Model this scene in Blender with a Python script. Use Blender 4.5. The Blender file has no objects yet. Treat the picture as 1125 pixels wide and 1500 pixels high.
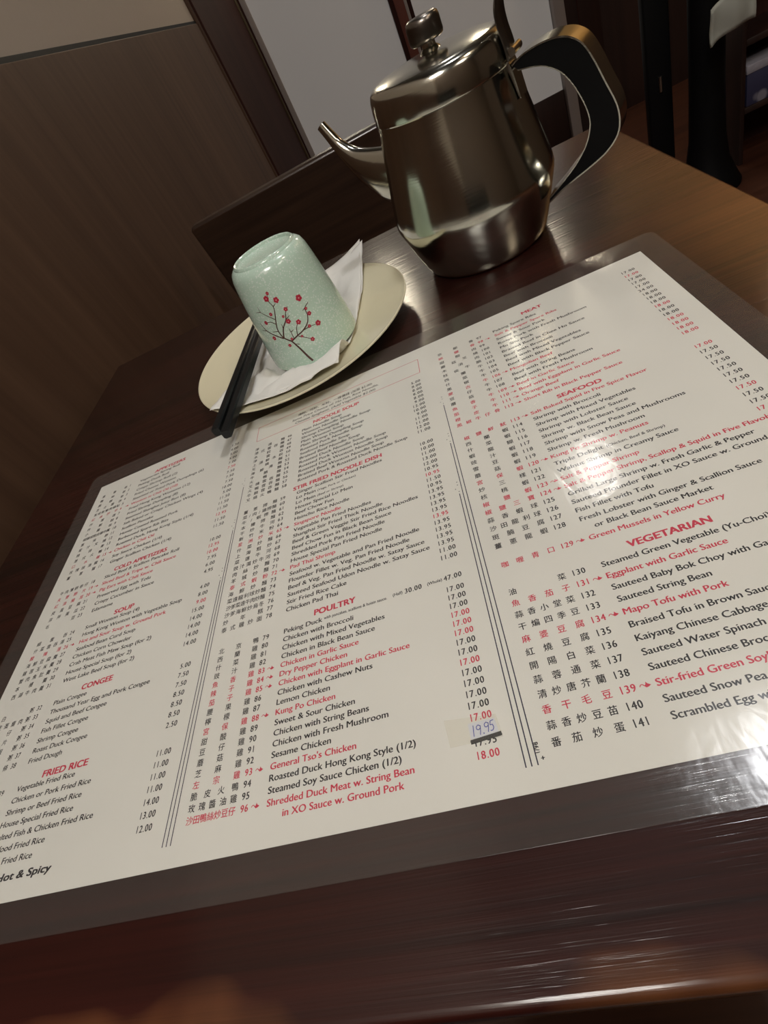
import bpy, bmesh, math, random
from mathutils import Vector, Matrix, noise
random.seed(7)
C = bpy.context.scene.collection
sc = bpy.context.scene
Z0 = 0.75                       # table top height, metres; all lengths below are millimetres from the table top
def P(x, y, z=0.0): return Vector((x*.001, y*.001, z*.001 + Z0))

# ------------------------------------------------------------------ camera
cam = bpy.data.cameras.new('camera'); co = bpy.data.objects.new('camera', cam); C.objects.link(co)
right = Vector((0.911333, -0.062519, -0.406895)); down = Vector((-0.331863, -0.696432, -0.636277)); fwd = Vector((-0.243596, 0.714894, -0.65543))
M = Matrix.Identity(4)
for i in range(3):
    M[i][0] = right[i]; M[i][1] = -down[i]; M[i][2] = -fwd[i]
M.translation = P(312.3, -342.2, 180.3)
co.matrix_world = M
cam.sensor_fit = 'VERTICAL'; cam.sensor_height = 36; cam.sensor_width = 27
cam.lens = 778.81/1500*36; cam.clip_start = .01; cam.clip_end = 60
sc.camera = co
# ------------------------------------------------------------------ world, exposure
w = bpy.data.worlds.new('world'); sc.world = w; w.use_nodes = True
w.node_tree.nodes['Background'].inputs[0].default_value = (.9, .85, .8, 1)
w.node_tree.nodes['Background'].inputs[1].default_value = .05
vs = sc.view_settings; vs.view_transform = 'Standard'; vs.look = 'None'; vs.gamma = 1; vs.use_curve_mapping = False
vs.exposure = 0.55
# ------------------------------------------------------------------ lamps of the room and added fill lights (x, y mm; z = ceiling)
CEIL = 1850
DOWNLIGHTS = [  # x, y, radius mm, power W, colour, label
    (690, 1640, 40, 7.5, (1, .95, .9), 'round ceiling downlight over the aisle, beyond the teapot'),
    (790, 200, 55, 16, (.97, .98, 1), 'round ceiling downlight above the right edge of the table'),
    (2650, 2250, 70, 20, (1, .72, .45), 'round warm ceiling downlight near the brown wall on the right'),
    (1650, -500, 90, 14, (1, .80, .58), 'round warm ceiling downlight over the neighbouring table'),
]
FILL_PANELS = [  # added unseen fill lights: x, y, half size mm, power W
    (120, -1420, 300, 52, (1, .96, .90), 'added square fill light panel, unseen behind the diner'),
    (1700, -1420, 300, 16, (1, .90, .78), 'added square fill light panel, unseen behind and right of the diner'),
]

# ------------------------------------------------------------------ helpers
def tag(o, label=None, cat=None, group=None, kind=None):
    if label: o['label'] = label
    if cat: o['category'] = cat
    if group: o['group'] = group
    if kind: o['kind'] = kind
    return o
def empty(name, loc=(0, 0, 0), rz=0, label=None, cat=None, group=None):
    o = bpy.data.objects.new(name, None); C.objects.link(o); o.empty_display_size = .05
    o.location = P(*loc); o.rotation_euler = (0, 0, rz)
    return tag(o, label, cat, group)
class MB:
    """collects geometry in millimetres; build() links it as one mesh object"""
    def __init__(s): s.b = bmesh.new()
    def poly(s, pts):
        vs_ = [s.b.verts.new(p) for p in pts]; return s.b.faces.new(vs_)
    def box(s, x0, x1, y0, y1, z0, z1, bev=0, seg=2):
        b2 = bmesh.new()
        bmesh.ops.create_cube(b2, size=1)
        for v in b2.verts:
            v.co = Vector(((x0+x1)/2+v.co.x*(x1-x0), (y0+y1)/2+v.co.y*(y1-y0), (z0+z1)/2+v.co.z*(z1-z0)))
        if bev: bmesh.ops.bevel(b2, geom=b2.edges[:], offset=bev, segments=seg, profile=.5, affect='EDGES')
        s.merge(b2); return s
    def merge(s, b2, mat=None):
        if mat is not None: bmesh.ops.transform(b2, matrix=mat, verts=b2.verts[:])
        m = bpy.data.meshes.new('t'); b2.to_mesh(m); b2.free(); s.b.from_mesh(m); bpy.data.meshes.remove(m)
    def lathe(s, prof, n=64, cx=0, cy=0, sx=1, sy=1):
        rings = []
        for r, z in prof:
            if r < 1e-6: rings.append([s.b.verts.new((cx, cy, z))])
            else: rings.append([s.b.verts.new((cx+sx*r*math.cos(2*math.pi*i/n), cy+sy*r*math.sin(2*math.pi*i/n), z)) for i in range(n)])
        for a, b_ in zip(rings, rings[1:]):
            for i in range(n):
                j = (i+1) % n
                if len(a) == 1 and len(b_) == 1: continue
                if len(a) == 1: f = [a[0], b_[i], b_[j]]
                elif len(b_) == 1: f = [a[i], a[j], b_[0]]
                else: f = [a[i], a[j], b_[j], b_[i]]
                s.b.faces.new(f)
        return s
    def tube(s, pts, rad, n=16, closed_ends=True):
        """pts list of Vector; rad list of (ru, rv) or floats; u = horizontal-ish side"""
        rings = []
        for i, p in enumerate(pts):
            p = Vector(p); a = Vector(pts[max(i-1, 0)]); b_ = Vector(pts[min(i+1, len(pts)-1)])
            t = (b_-a).normalized(); u = t.cross(Vector((0, 0, 1)))
            if u.length < 1e-4: u = Vector((0, 1, 0))
            u.normalize(); v = u.cross(t).normalized()
            r = rad[i] if isinstance(rad[i], tuple) else (rad[i], rad[i])
            rings.append([s.b.verts.new(p+u*r[0]*math.cos(2*math.pi*k/n)+v*r[1]*math.sin(2*math.pi*k/n)) for k in range(n)])
        for a, b_ in zip(rings, rings[1:]):
            for i in range(n): s.b.faces.new([a[i], a[(i+1) % n], b_[(i+1) % n], b_[i]])
        if closed_ends:
            s.b.faces.new(rings[0][::-1]); s.b.faces.new(rings[-1])
        return s
    def prism(s, pts2, d0, d1, axis='y'):
        """extrude a 2-D outline (a, z) between d0 and d1 of the given axis"""
        def q(a, z, d): return (a, d, z) if axis == 'y' else (d, a, z) if axis == 'x' else (a, z, d)
        A = [s.b.verts.new(q(a, z, d0)) for a, z in pts2]; B = [s.b.verts.new(q(a, z, d1)) for a, z in pts2]
        n = len(pts2)
        s.b.faces.new(A); s.b.faces.new(B[::-1])
        for i in range(n): s.b.faces.new([A[i], B[i], B[(i+1) % n], A[(i+1) % n]])
        return s
    def build(s, name, mat, parent=None, smooth=True, world=True, ang=35, bev=0):
        bmesh.ops.recalc_face_normals(s.b, faces=s.b.faces[:])
        for v in s.b.verts: v.co *= .001
        if parent is None:
            for v in s.b.verts: v.co.z += Z0
        m = bpy.data.meshes.new(name); s.b.to_mesh(m); s.b.free()
        o = bpy.data.objects.new(name, m); C.objects.link(o)
        if mat: m.materials.append(mat)
        if parent is not None: o.parent = parent
        if smooth:
            m.shade_smooth() if hasattr(m, 'shade_smooth') else None
            try: m.set_sharp_from_angle(angle=math.radians(ang))
            except Exception: pass
        if bev:
            md = o.modifiers.new('bevel', 'BEVEL'); md.width = bev*.001; md.segments = 3; md.limit_method = 'ANGLE'; md.angle_limit = math.radians(50)
        return o

def catmull(pts, n=6, closed=False):
    out = []; N = len(pts)
    rng = range(N if closed else N-1)
    for i in rng:
        p0 = Vector(pts[(i-1) % N] if closed or i > 0 else pts[0]); p1 = Vector(pts[i]); p2 = Vector(pts[(i+1) % N])
        p3 = Vector(pts[(i+2) % N] if closed or i+2 < N else pts[-1])
        for k in range(n):
            t = k/n
            out.append(.5*((2*p1)+(p2-p0)*t+(2*p0-5*p1+4*p2-p3)*t*t+(3*p1-p0-3*p2+p3)*t**3))
    if not closed: out.append(Vector(pts[-1]))
    return out

# ------------------------------------------------------------------ materials
def mat(name):
    m = bpy.data.materials.new(name); m.use_nodes = True
    nt = m.node_tree; b = nt.nodes['Principled BSDF']
    return m, nt, b
def N(nt, t, **kw):
    n = nt.nodes.new(t)
    for k, v in kw.items():
        if k in n.inputs: n.inputs[k].default_value = v
        else: setattr(n, k, v)
    return n
def ramp(nt, stops):
    r = nt.nodes.new('ShaderNodeValToRGB'); e = r.color_ramp.elements
    while len(e) < len(stops): e.new(.5)
    for el, (p, c) in zip(e, stops):
        el.position = p; el.color = (*c, 1) if len(c) == 3 else c
    return r
def coords(nt, scale=(1, 1, 1), rot=(0, 0, 0), loc=(0, 0, 0)):
    tc = N(nt, 'ShaderNodeTexCoord'); mp = N(nt, 'ShaderNodeMapping')
    mp.inputs['Scale'].default_value = scale; mp.inputs['Rotation'].default_value = rot; mp.inputs['Location'].default_value = loc
    nt.links.new(tc.outputs['Object'], mp.inputs[0]); return mp.outputs[0]
def simple(name, col, rough=.5, metal=0, coat=0, bump=None, spec=.5, **kw):
    m, nt, b = mat(name)
    b.inputs['Base Color'].default_value = (*col, 1); b.inputs['Roughness'].default_value = rough; b.inputs['Metallic'].default_value = metal
    b.inputs['Coat Weight'].default_value = coat; b.inputs['Specular IOR Level'].default_value = spec
    if bump:
        sc_, st, dist = bump
        n = N(nt, 'ShaderNodeTexNoise'); n.inputs['Scale'].default_value = sc_; n.inputs['Detail'].default_value = 4
        nt.links.new(coords(nt), n.inputs['Vector'])
        bp = N(nt, 'ShaderNodeBump'); bp.inputs['Strength'].default_value = st; bp.inputs['Distance'].default_value = dist
        nt.links.new(n.outputs[0], bp.inputs['Height']); nt.links.new(bp.outputs[0], b.inputs['Normal'])
    return m
def wood(name, dark, light, axis='x', gs=1.0, rough=.3, coat=.0, groove=.0, coatr=.08, contrast=(.35, .7), cross=70, spec=.5):
    """grain runs along axis"""
    m, nt, b = mat(name); L = nt.links
    long_, cross = 2.2*gs, cross*gs
    s = {'x': (long_, cross, cross), 'y': (cross, long_, cross), 'z': (cross, cross, long_)}[axis]
    v = coords(nt, s)
    n1 = N(nt, 'ShaderNodeTexNoise'); n1.inputs['Scale'].default_value = 1; n1.inputs['Detail'].default_value = 6; n1.inputs['Roughness'].default_value = .65
    L.new(v, n1.inputs['Vector'])
    s2 = {'x': (1.2*gs, 11*gs, 11*gs), 'y': (11*gs, 1.2*gs, 11*gs), 'z': (11*gs, 11*gs, 1.2*gs)}[axis]
    n2 = N(nt, 'ShaderNodeTexNoise'); n2.inputs['Scale'].default_value = 1; n2.inputs['Detail'].default_value = 3
    L.new(coords(nt, s2), n2.inputs['Vector'])
    mx = N(nt, 'ShaderNodeMath', operation='MULTIPLY_ADD'); mx.inputs[1].default_value = .55
    L.new(n1.outputs[0], mx.inputs[0])
    m2 = N(nt, 'ShaderNodeMath', operation='MULTIPLY'); m2.inputs[1].default_value = .45; L.new(n2.outputs[0], m2.inputs[0]); L.new(m2.outputs[0], mx.inputs[2])
    r = ramp(nt, [(contrast[0], dark), (contrast[1], light)]); L.new(mx.outputs[0], r.inputs[0])
    L.new(r.outputs[0], b.inputs['Base Color'])
    b.inputs['Roughness'].default_value = rough; b.inputs['Coat Weight'].default_value = coat; b.inputs['Coat Roughness'].default_value = coatr; b.inputs['Specular IOR Level'].default_value = spec
    if groove:
        bp = N(nt, 'ShaderNodeBump'); bp.inputs['Strength'].default_value = groove; bp.inputs['Distance'].default_value = .0006
        L.new(n1.outputs[0], bp.inputs['Height']); L.new(bp.outputs[0], b.inputs['Normal'])
        if coat: L.new(bp.outputs[0], b.inputs['Coat Normal'])
    return m, nt, b, r

m_steel, nt, b = mat('stainless_steel')
b.inputs['Base Color'].default_value = (.58, .57, .50, 1); b.inputs['Metallic'].default_value = 1; b.inputs['Roughness'].default_value = .17
n = N(nt, 'ShaderNodeTexNoise'); n.inputs['Scale'].default_value = 1; n.inputs['Detail'].default_value = 5
nt.links.new(coords(nt, (60, 60, 900)), n.inputs['Vector'])
mr = N(nt, 'ShaderNodeMapRange'); mr.inputs['To Min'].default_value = .10; mr.inputs['To Max'].default_value = .2; nt.links.new(n.outputs[0], mr.inputs[0]); nt.links.new(mr.outputs[0], b.inputs['Roughness'])
bp = N(nt, 'ShaderNodeBump'); bp.inputs['Strength'].default_value = .06; bp.inputs['Distance'].default_value = .0004; nt.links.new(n.outputs[0], bp.inputs['Height']); nt.links.new(bp.outputs[0], b.inputs['Normal'])
m_steel_dark = simple('dark_steel', (.20, .18, .16), .28, 1)
m_black = simple('black_plastic', (.004, .004, .0045), .5, spec=.15, bump=(900, .1, .0002))
m_chop = simple('black_melamine', (.006, .007, .008), .3, spec=.35)

m_seat = simple('black_vinyl', (.008, .007, .007), .5, spec=.2)
# table: dark glossy reddish wood, brushed grain along x, orange light reflections painted along near and right edges
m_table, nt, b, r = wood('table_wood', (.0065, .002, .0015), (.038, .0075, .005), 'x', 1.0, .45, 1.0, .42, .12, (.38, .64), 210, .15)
L = nt.links
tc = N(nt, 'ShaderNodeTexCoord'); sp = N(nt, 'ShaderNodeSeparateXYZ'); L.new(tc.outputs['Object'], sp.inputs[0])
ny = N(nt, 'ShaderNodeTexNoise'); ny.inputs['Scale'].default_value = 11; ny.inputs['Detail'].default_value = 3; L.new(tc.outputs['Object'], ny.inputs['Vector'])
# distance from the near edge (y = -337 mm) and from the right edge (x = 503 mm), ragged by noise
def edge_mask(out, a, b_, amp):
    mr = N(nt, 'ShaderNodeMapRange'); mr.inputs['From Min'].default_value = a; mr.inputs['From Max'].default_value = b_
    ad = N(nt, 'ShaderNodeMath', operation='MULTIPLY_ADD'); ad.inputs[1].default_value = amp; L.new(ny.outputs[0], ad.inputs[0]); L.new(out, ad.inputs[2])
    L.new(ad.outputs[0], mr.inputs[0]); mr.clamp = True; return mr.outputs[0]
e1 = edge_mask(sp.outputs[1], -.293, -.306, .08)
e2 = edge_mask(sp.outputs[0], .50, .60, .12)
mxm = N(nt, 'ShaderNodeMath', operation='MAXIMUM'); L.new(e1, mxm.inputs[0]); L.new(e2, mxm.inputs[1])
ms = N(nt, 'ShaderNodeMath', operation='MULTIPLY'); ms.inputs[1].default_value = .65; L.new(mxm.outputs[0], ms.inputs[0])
painted_sheen = ramp(nt, [(.3, (.04, .013, .005)), (.62, (.26, .10, .035))]); L.new(r.inputs[0].links[0].from_socket, painted_sheen.inputs[0])  # orange-brown light reflection put into the wood colour
mc = N(nt, 'ShaderNodeMixRGB'); L.new(ms.outputs[0], mc.inputs[0]); L.new(r.outputs[0], mc.inputs[1]); L.new(painted_sheen.outputs[0], mc.inputs[2]); L.new(mc.outputs[0], b.inputs['Base Color'])

m_chair = wood('chair_wood', (.014, .007, .005), (.060, .031, .018), 'x', 1.3, .3, .8, .1, .12)[0]
m_panel = wood('wall_panel_wood', (.058, .028, .016), (.135, .076, .045), 'z', .45, .6, 0, .08, .3, (.3, .72), 70, .25)[0]
m_stile = wood('dark_stile_wood', (.026, .008, .006), (.050, .018, .013), 'z', .6, .75, 0, .1, .2, (.35, .7), 70, .15)[0]
m_backwood = wood('back_wall_wood', (.016, .006, .004), (.038, .015, .010), 'z', .5, .5, .1, .05, .3)[0]
m_gold = simple('brass_trim', (.25, .2, .12), .3, .9)
m_plaster = simple('beige_plaster', (.44, .375, .31), .9, bump=(60, .3, .002))
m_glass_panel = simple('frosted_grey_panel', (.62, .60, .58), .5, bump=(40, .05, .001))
_b = m_glass_panel.node_tree.nodes['Principled BSDF']; _b.inputs['Emission Color'].default_value = (1, .95, .9, 1); _b.inputs['Emission Strength'].default_value = .045   # faint glow added to brighten the panes, no light behind them
m_strip = simple('pale_metal_strip', (.36, .31, .28), .45, .2)
m_red = simple('red_brown_inlay', (.14, .04, .025), .5)
m_ceil = simple('dark_ceiling_paint', (.10, .09, .08), .9)
m_plain = simple('brown_wall_paint', (.10, .07, .05), .8)
m_floor = wood('floor_wood', (.035, .012, .007), (.10, .035, .018), 'x', .5, .4, .2, .1, .2)[0]
m_paper, nt, b = mat('menu_paper')
n = N(nt, 'ShaderNodeTexNoise'); n.inputs['Scale'].default_value = 14; n.inputs['Detail'].default_value = 3; nt.links.new(coords(nt), n.inputs['Vector'])
r = ramp(nt, [(.3, (.74, .735, .69)), (.7, (.79, .785, .74))]); nt.links.new(n.outputs[0], r.inputs[0]); nt.links.new(r.outputs[0], b.inputs['Base Color']); b.inputs['Roughness'].default_value = .7
m_ink = simple('black_ink', (.015, .014, .018), .6)
m_inkblue = simple('dark_blue_rule_ink', (.02, .02, .05), .6)
m_inkred = simple('red_ink', (.62, .03, .075), .6)
m_pen = simple('blue_pen_ink', (.04, .06, .42), .5)
m_label = simple('bluish_white_label', (.72, .75, .86), .6)
m_scrib = simple('black_marker', (.01, .01, .012), .4)
m_napkin = simple('white_tissue_paper', (.80, .79, .75), .85, bump=(1200, .25, .0003))
m_plate = simple('cream_melamine', (.74, .69, .50), .22, coat=.3)
m_cloth = simple('pale_grey_cloth', (.42, .43, .38), .8, bump=(300, .3, .001))

def film_mat(name, haze, gloss_rough, bumpst, bscale=(1, 1, 1), tint=(.97, .97, .96)):
    m, nt, b = mat(name); nt.nodes.remove(b); L = nt.links; out = nt.nodes['Material Output']
    tr = N(nt, 'ShaderNodeBsdfTransparent'); tr.inputs[0].default_value = (*tint, 1)
    gl = N(nt, 'ShaderNodeBsdfGlossy'); gl.inputs['Roughness'].default_value = gloss_rough; gl.inputs[0].default_value = (1, 1, 1, 1)
    fr = N(nt, 'ShaderNodeFresnel'); fr.inputs['IOR'].default_value = 1.5
    n1 = N(nt, 'ShaderNodeTexNoise'); n1.inputs['Scale'].default_value = 26; n1.inputs['Detail'].default_value = 4; n1.inputs['Distortion'].default_value = 1.2
    L.new(coords(nt, bscale), n1.inputs['Vector'])
    n2 = N(nt, 'ShaderNodeTexNoise'); n2.inputs['Scale'].default_value = 260; n2.inputs['Detail'].default_value = 2
    L.new(coords(nt, (1, .3, 1), (0, 0, .5)), n2.inputs['Vector'])
    ad = N(nt, 'ShaderNodeMath', operation='MULTIPLY_ADD'); ad.inputs[1].default_value = .13; L.new(n2.outputs[0], ad.inputs[0]); L.new(n1.outputs[0], ad.inputs[2])
    bp = N(nt, 'ShaderNodeBump'); bp.inputs['Strength'].default_value = bumpst; bp.inputs['Distance'].default_value = .0012; L.new(ad.outputs[0], bp.inputs['Height'])
    L.new(bp.outputs[0], gl.inputs['Normal']); L.new(bp.outputs[0], fr.inputs['Normal'])
    ge = N(nt, 'ShaderNodeNewGeometry'); inv = N(nt, 'ShaderNodeMath', operation='SUBTRACT'); inv.inputs[0].default_value = 1; L.new(ge.outputs['Backfacing'], inv.inputs[1])
    fm = N(nt, 'ShaderNodeMath', operation='MULTIPLY'); L.new(fr.outputs[0], fm.inputs[0]); L.new(inv.outputs[0], fm.inputs[1])
    mx = N(nt, 'ShaderNodeMixShader'); L.new(fm.outputs[0], mx.inputs[0]); L.new(tr.outputs[0], mx.inputs[1]); L.new(gl.outputs[0], mx.inputs[2])
    df = N(nt, 'ShaderNodeBsdfDiffuse'); df.inputs[0].default_value = (.8, .77, .72, 1)
    m2 = N(nt, 'ShaderNodeMixShader'); m2.inputs[0].default_value = haze
    L.new(mx.outputs[0], m2.inputs[1]); L.new(df.outputs[0], m2.inputs[2]); L.new(m2.outputs[0], out.inputs[0])
    return m
m_film = film_mat('laminate_film', .023, .17, .30)
m_tape = film_mat('clear_tape', .07, .4, .1, tint=(.99, .985, .96))

m_cup, nt, b = mat('celadon_glaze'); L = nt.links
vo = N(nt, 'ShaderNodeTexVoronoi'); vo.inputs['Scale'].default_value = 620; L.new(coords(nt), vo.inputs['Vector'])
no = N(nt, 'ShaderNodeTexNoise'); no.inputs['Scale'].default_value = 60; no.inputs['Detail'].default_value = 4; L.new(coords(nt), no.inputs['Vector'])
mu = N(nt, 'ShaderNodeMath', operation='MULTIPLY_ADD'); mu.inputs[1].default_value = -.55; L.new(no.outputs[0], mu.inputs[0]); L.new(vo.outputs['Distance'], mu.inputs[2])
r = ramp(nt, [(0, (.70, .80, .73)), (.10, (.53, .70, .59))]); L.new(mu.outputs[0], r.inputs[0]); L.new(r.outputs[0], b.inputs['Base Color'])
b.inputs['Roughness'].default_value = .22; b.inputs['Coat Weight'].default_value = .6; b.inputs['Coat Roughness'].default_value = .06
bp = N(nt, 'ShaderNodeBump'); bp.inputs['Strength'].default_value = .15; bp.inputs['Distance'].default_value = .0006; L.new(no.outputs[0], bp.inputs['Height']); L.new(bp.outputs[0], b.inputs['Normal']); L.new(bp.outputs[0], b.inputs['Coat Normal'])
m_branch = simple('dark_brown_print', (.09, .035, .03), .3)
m_petal = simple('crimson_print', (.45, .02, .05), .3)
m_petal_c = simple('pale_pink_print', (.7, .35, .33), .3)

# ------------------------------------------------------------------ setting
def struct(name, mb, m, parent=None, **kw):
    o = mb.build(name, m, parent, **kw)
    if parent is None: o['kind'] = 'structure'
    return o
WX = -97   # left wall surface
FL = -750
struct('floor', MB().box(WX-60, 3300, -1900, 2860, FL-40, FL), m_floor, smooth=False)
struct('ceiling', MB().box(WX-60, 3300, -1900, 2860, CEIL, CEIL+40), m_ceil, smooth=False)
struct('wall_left', MB().box(WX-60, WX-6, -1900, 2860, FL, CEIL), m_plaster, smooth=False)
# wainscot of the left wall: one tall panel, framed by a stile at its far end and capped at 301 mm above the table
t = struct('trim_1', MB().box(WX-6, WX, -1900, 1830, FL, 295, 1), m_panel, smooth=False)
struct('shadow_gap', MB().box(WX-6, WX-3, -1900, 1850, 295, 302), m_black, t, smooth=False).location.z = 0
for o in t.children:
    for v in o.data.vertices: v.co.z += Z0
t2 = struct('trim_2', MB().box(WX-6, WX+10, 1860, 2792, FL, CEIL, 2), m_stile, smooth=False)
def kid(mb, name, m, parent, **kw):       # child of a top-level mesh that sits at the world origin
    o = mb.build(name, m, parent, **kw)
    for v in o.data.vertices: v.co.z += Z0
    return o
kid(MB().box(WX-6, WX+4, 1838, 1858, FL, CEIL, 2), 'bead', m_panel, t2)
kid(MB().box(WX+8, WX+18, 2735, 2760, FL, CEIL, 2), 'brass_edge', m_gold, t2)
kid(MB().box(WX+8, WX+24, 2762, 2782, FL, CEIL, 2), 'brown_fillet', m_stile, t2)
kid(MB().box(WX+8, WX+46, 2770, 2790, FL, CEIL, 2), 'pale_fillet', m_strip, t2)
YB = 2800
struct('wall_back', MB().box(WX-60, 3300, YB, YB+60, FL, CEIL), m_backwood, smooth=False)
struct('wall_right', MB().box(3240, 3300, -1900, YB, FL, CEIL), m_plain, smooth=False)
struct('wall_front', MB().box(WX-60, 3300, -1960, -1900, FL, CEIL), m_plain, smooth=False)
for k, (a, b_) in enumerate(((-72, 497), (585, 1132))):
    wd = struct('window_%d' % (k+1), MB().box(a, b_, YB-14, YB-4, -538, CEIL-60), m_glass_panel, smooth=False)
    kid(MB().box(a, b_, YB-22, YB-2, FL, -538, 2), 'base_board', m_backwood, wd)
    kid(MB().box(a-16, a+1, YB-26, YB-2, FL, CEIL-60, 2), 'frame_stile', m_strip if k == 0 else m_stile, wd)
t3 = struct('trim_3', MB().box(498, 568, YB-40, YB-2, FL, CEIL, 3), m_stile)
kid(MB().box(516, 556, YB-44, YB-39, FL, CEIL, 1), 'red_inlay', m_red, t3)
kid(MB().box(556, 568, YB-44, YB-39, FL, CEIL, 1), 'pale_edge', m_strip, t3)
t4 = struct('trim_4', MB().box(1134, 1180, YB-60, YB-2, FL, CEIL, 3), m_strip)
t5 = struct('trim_5', MB().box(1182, 1330, YB-30, YB-2, FL, CEIL, 3), m_backwood)
kid(MB().box(1236, 1240, YB-33, YB-29, FL, CEIL), 'bead', m_stile, t5)

t6 = struct('trim_6', MB().box(1400, 3000, YB-24, YB-2, 200, CEIL), simple('tan_wall_paint', (.75, .50, .20), .8), smooth=False)
def sconce(x, z, hw, hh, pw, col, lab):
    e = empty('wall_lamp', (x, YB-20, z), 0, lab, 'wall lamp', 'wall lamps on the back wall')
    MB().box(-hw-8, hw+8, 6, 17, -hh-8, hh+8, 3).build('back_plate', m_steel_dark, e)
    me, nt, b = mat('sconce_glow'); b.inputs['Base Color'].default_value = (.9, .9, .9, 1); b.inputs['Emission Color'].default_value = (*col, 1)
    b.inputs['Emission Strength'].default_value = pw
    MB().box(-hw, hw, -30, 6, -hh, hh, 8, 3).build('shade', me, e)
sconce(113, 830, 42, 110, 26, (1, .88, .66), 'upright warm wall lamp on the pale pane, nearest the panelled wall')
sconce(1082, 1150, 45, 120, 26, (1, .88, .66), 'upright warm wall lamp on the back wall beside the tan wall section')
# downlights
for x, y, rad, pw, col, lab in DOWNLIGHTS:
    e = empty('ceiling_light', (x, y, CEIL), 0, lab, 'ceiling light', 'ceiling downlights')
    MB().lathe([(rad+4, 0), (rad+16, -3), (rad+18, -8), (rad+10, -11), (rad+2, -6), (rad+2, -2)], 40).build('trim_ring', m_steel_dark, e)
    me, nt, b = mat('lamp_glow'); 
    b.inputs['Base Color'].default_value = (.9, .9, .9, 1)
    b.inputs['Emission Color'].default_value = (*col, 1)
    area = math.pi*(rad*.001)**2
    b.inputs['Emission Strength'].default_value = pw/(math.pi*area)*.32
    MB().lathe([(0, -5), (rad*.6, -4.6), (rad, -3), (rad+1.5, -2)], 40).build('diffuser', me, e)

for x, y, hs, pw, col, lab in FILL_PANELS:
    e = empty('fill_light_panel', (x, y, CEIL), 0, lab, 'ceiling light', 'added fill light panels')
    for a0, a1, b0, b1 in ((-hs-20, hs+20, -hs-20, -hs), (-hs-20, hs+20, hs, hs+20), (-hs-20, -hs, -hs, hs), (hs, hs+20, -hs, hs)):
        MB().box(a0, a1, b0, b1, -22, -.5, 2).build('frame_rail', m_strip, e)
    me, nt, b = mat('fill_glow'); b.inputs['Base Color'].default_value = (.9, .9, .9, 1); b.inputs['Emission Color'].default_value = (*col, 1)
    b.inputs['Emission Strength'].default_value = pw/(math.pi*(hs*.002)**2)*.32
    MB().box(-hs+.5, hs-.5, -hs+.5, hs-.5, -14, -6).build('diffuser', me, e, smooth=False)

# ------------------------------------------------------------------ table
TX0, TX1, TY0, TY1 = -84, 503, -337, 268
tb = empty('square_table', ((TX0+TX1)/2, (TY0+TY1)/2, FL), 0, 'dark red-brown square wooden table with brushed grain under the menu and teapot', 'table')
cx, cy = (TX0+TX1)/2, (TY0+TY1)/2
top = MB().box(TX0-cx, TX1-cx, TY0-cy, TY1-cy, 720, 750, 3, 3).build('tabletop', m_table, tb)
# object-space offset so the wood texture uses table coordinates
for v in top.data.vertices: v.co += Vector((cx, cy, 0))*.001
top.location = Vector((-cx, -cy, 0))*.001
MB().box(-150, 150, -150, 150, 708, 720, 2).build('mounting_plate', m_black, tb)
MB().lathe([(0, 20), (28, 20), (28, 708), (0, 708)], 24).build('pedestal', m_black, tb)
MB().lathe([(0, 0), (200, 0), (200, 8), (60, 22), (30, 40), (0, 40)], 40).build('foot', m_black, tb)

# ------------------------------------------------------------------ chair on the far side of the table
ch = empty('dining_chair', (195, 660, FL), 0, 'dark-stained wooden chair with a wide solid back, standing beyond the far edge of the table', 'chair')
def bar(x0, x1, y0, y1, z0, z1, bev=3): return MB().box(x0, x1, y0, y1, z0, z1, bev, 3)
MB().prism([(-228, 470), (246, 470), (246, 773), (242, 779), (-242, 779), (-246, 773)], 0, 26).build('backrest', m_chair, ch, bev=5)
bar(-246, 246, -390, -2, 425, 450, 5).build('seat', m_chair, ch)
for x in (-228, 198):
    bar(x, x+30, -1, 27, 0, 470).build('leg', m_chair, ch)
    bar(x, x+30, -380, -350, 0, 425).build('leg', m_chair, ch)
bar(-198, 198, 4, 20, 200, 225).build('stretcher', m_chair, ch)
bar(-198, 198, -373, -357, 200, 225).build('stretcher', m_chair, ch)

bn = empty('added_dark_seat', (330, -420, FL), 0, 'added black padded seat that darkens the view below the near table edge', 'chair')  # seat added to keep the area below the near edge dark
MB().box(-260, 260, -480, 40, 400, 470, 18, 4).build('seat', m_seat, bn)
MB().box(-260, 260, -520, -480, 380, 900, 14, 4).build('backrest', m_seat, bn)
for x in (-240, 210):
    for y in (-470, -10): MB().box(x, x+30, y, y+30, 0, 402, 3).build('leg', m_stile, bn)

# ------------------------------------------------------------------ background on the right
po = empty('black_column', (1236, 1640, FL), 0, 'tall black column flaring into a round base on the floor beyond the table corner', 'column')
MB().lathe([(0, 0), (96, 0), (97, 10), (82, 40), (62, 90), (52, 160), (48, 300), (46, 620), (0, 620)], 40).build('flared_shaft', m_black, po)
MB().lathe([(0, 620), (60, 620), (62, 632), (0, 634)], 32).build('cap', m_black, po)
# second slimmer dark shaft next to it
p2 = empty('chair_post', (1122, 1700, FL), 0, 'slim black upright with a tiny glint, left of the flared black column', 'post')
MB().box(-36, 36, -18, 18, 0, 700, 8, 3).build('upright', m_black, p2)
MB().lathe([(0, 332), (5, 332), (5, 372), (0, 372)], 12, 0, -20).build('chrome_latch', simple('dull_chrome', (.5, .48, .42), .3, 1), p2)
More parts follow.
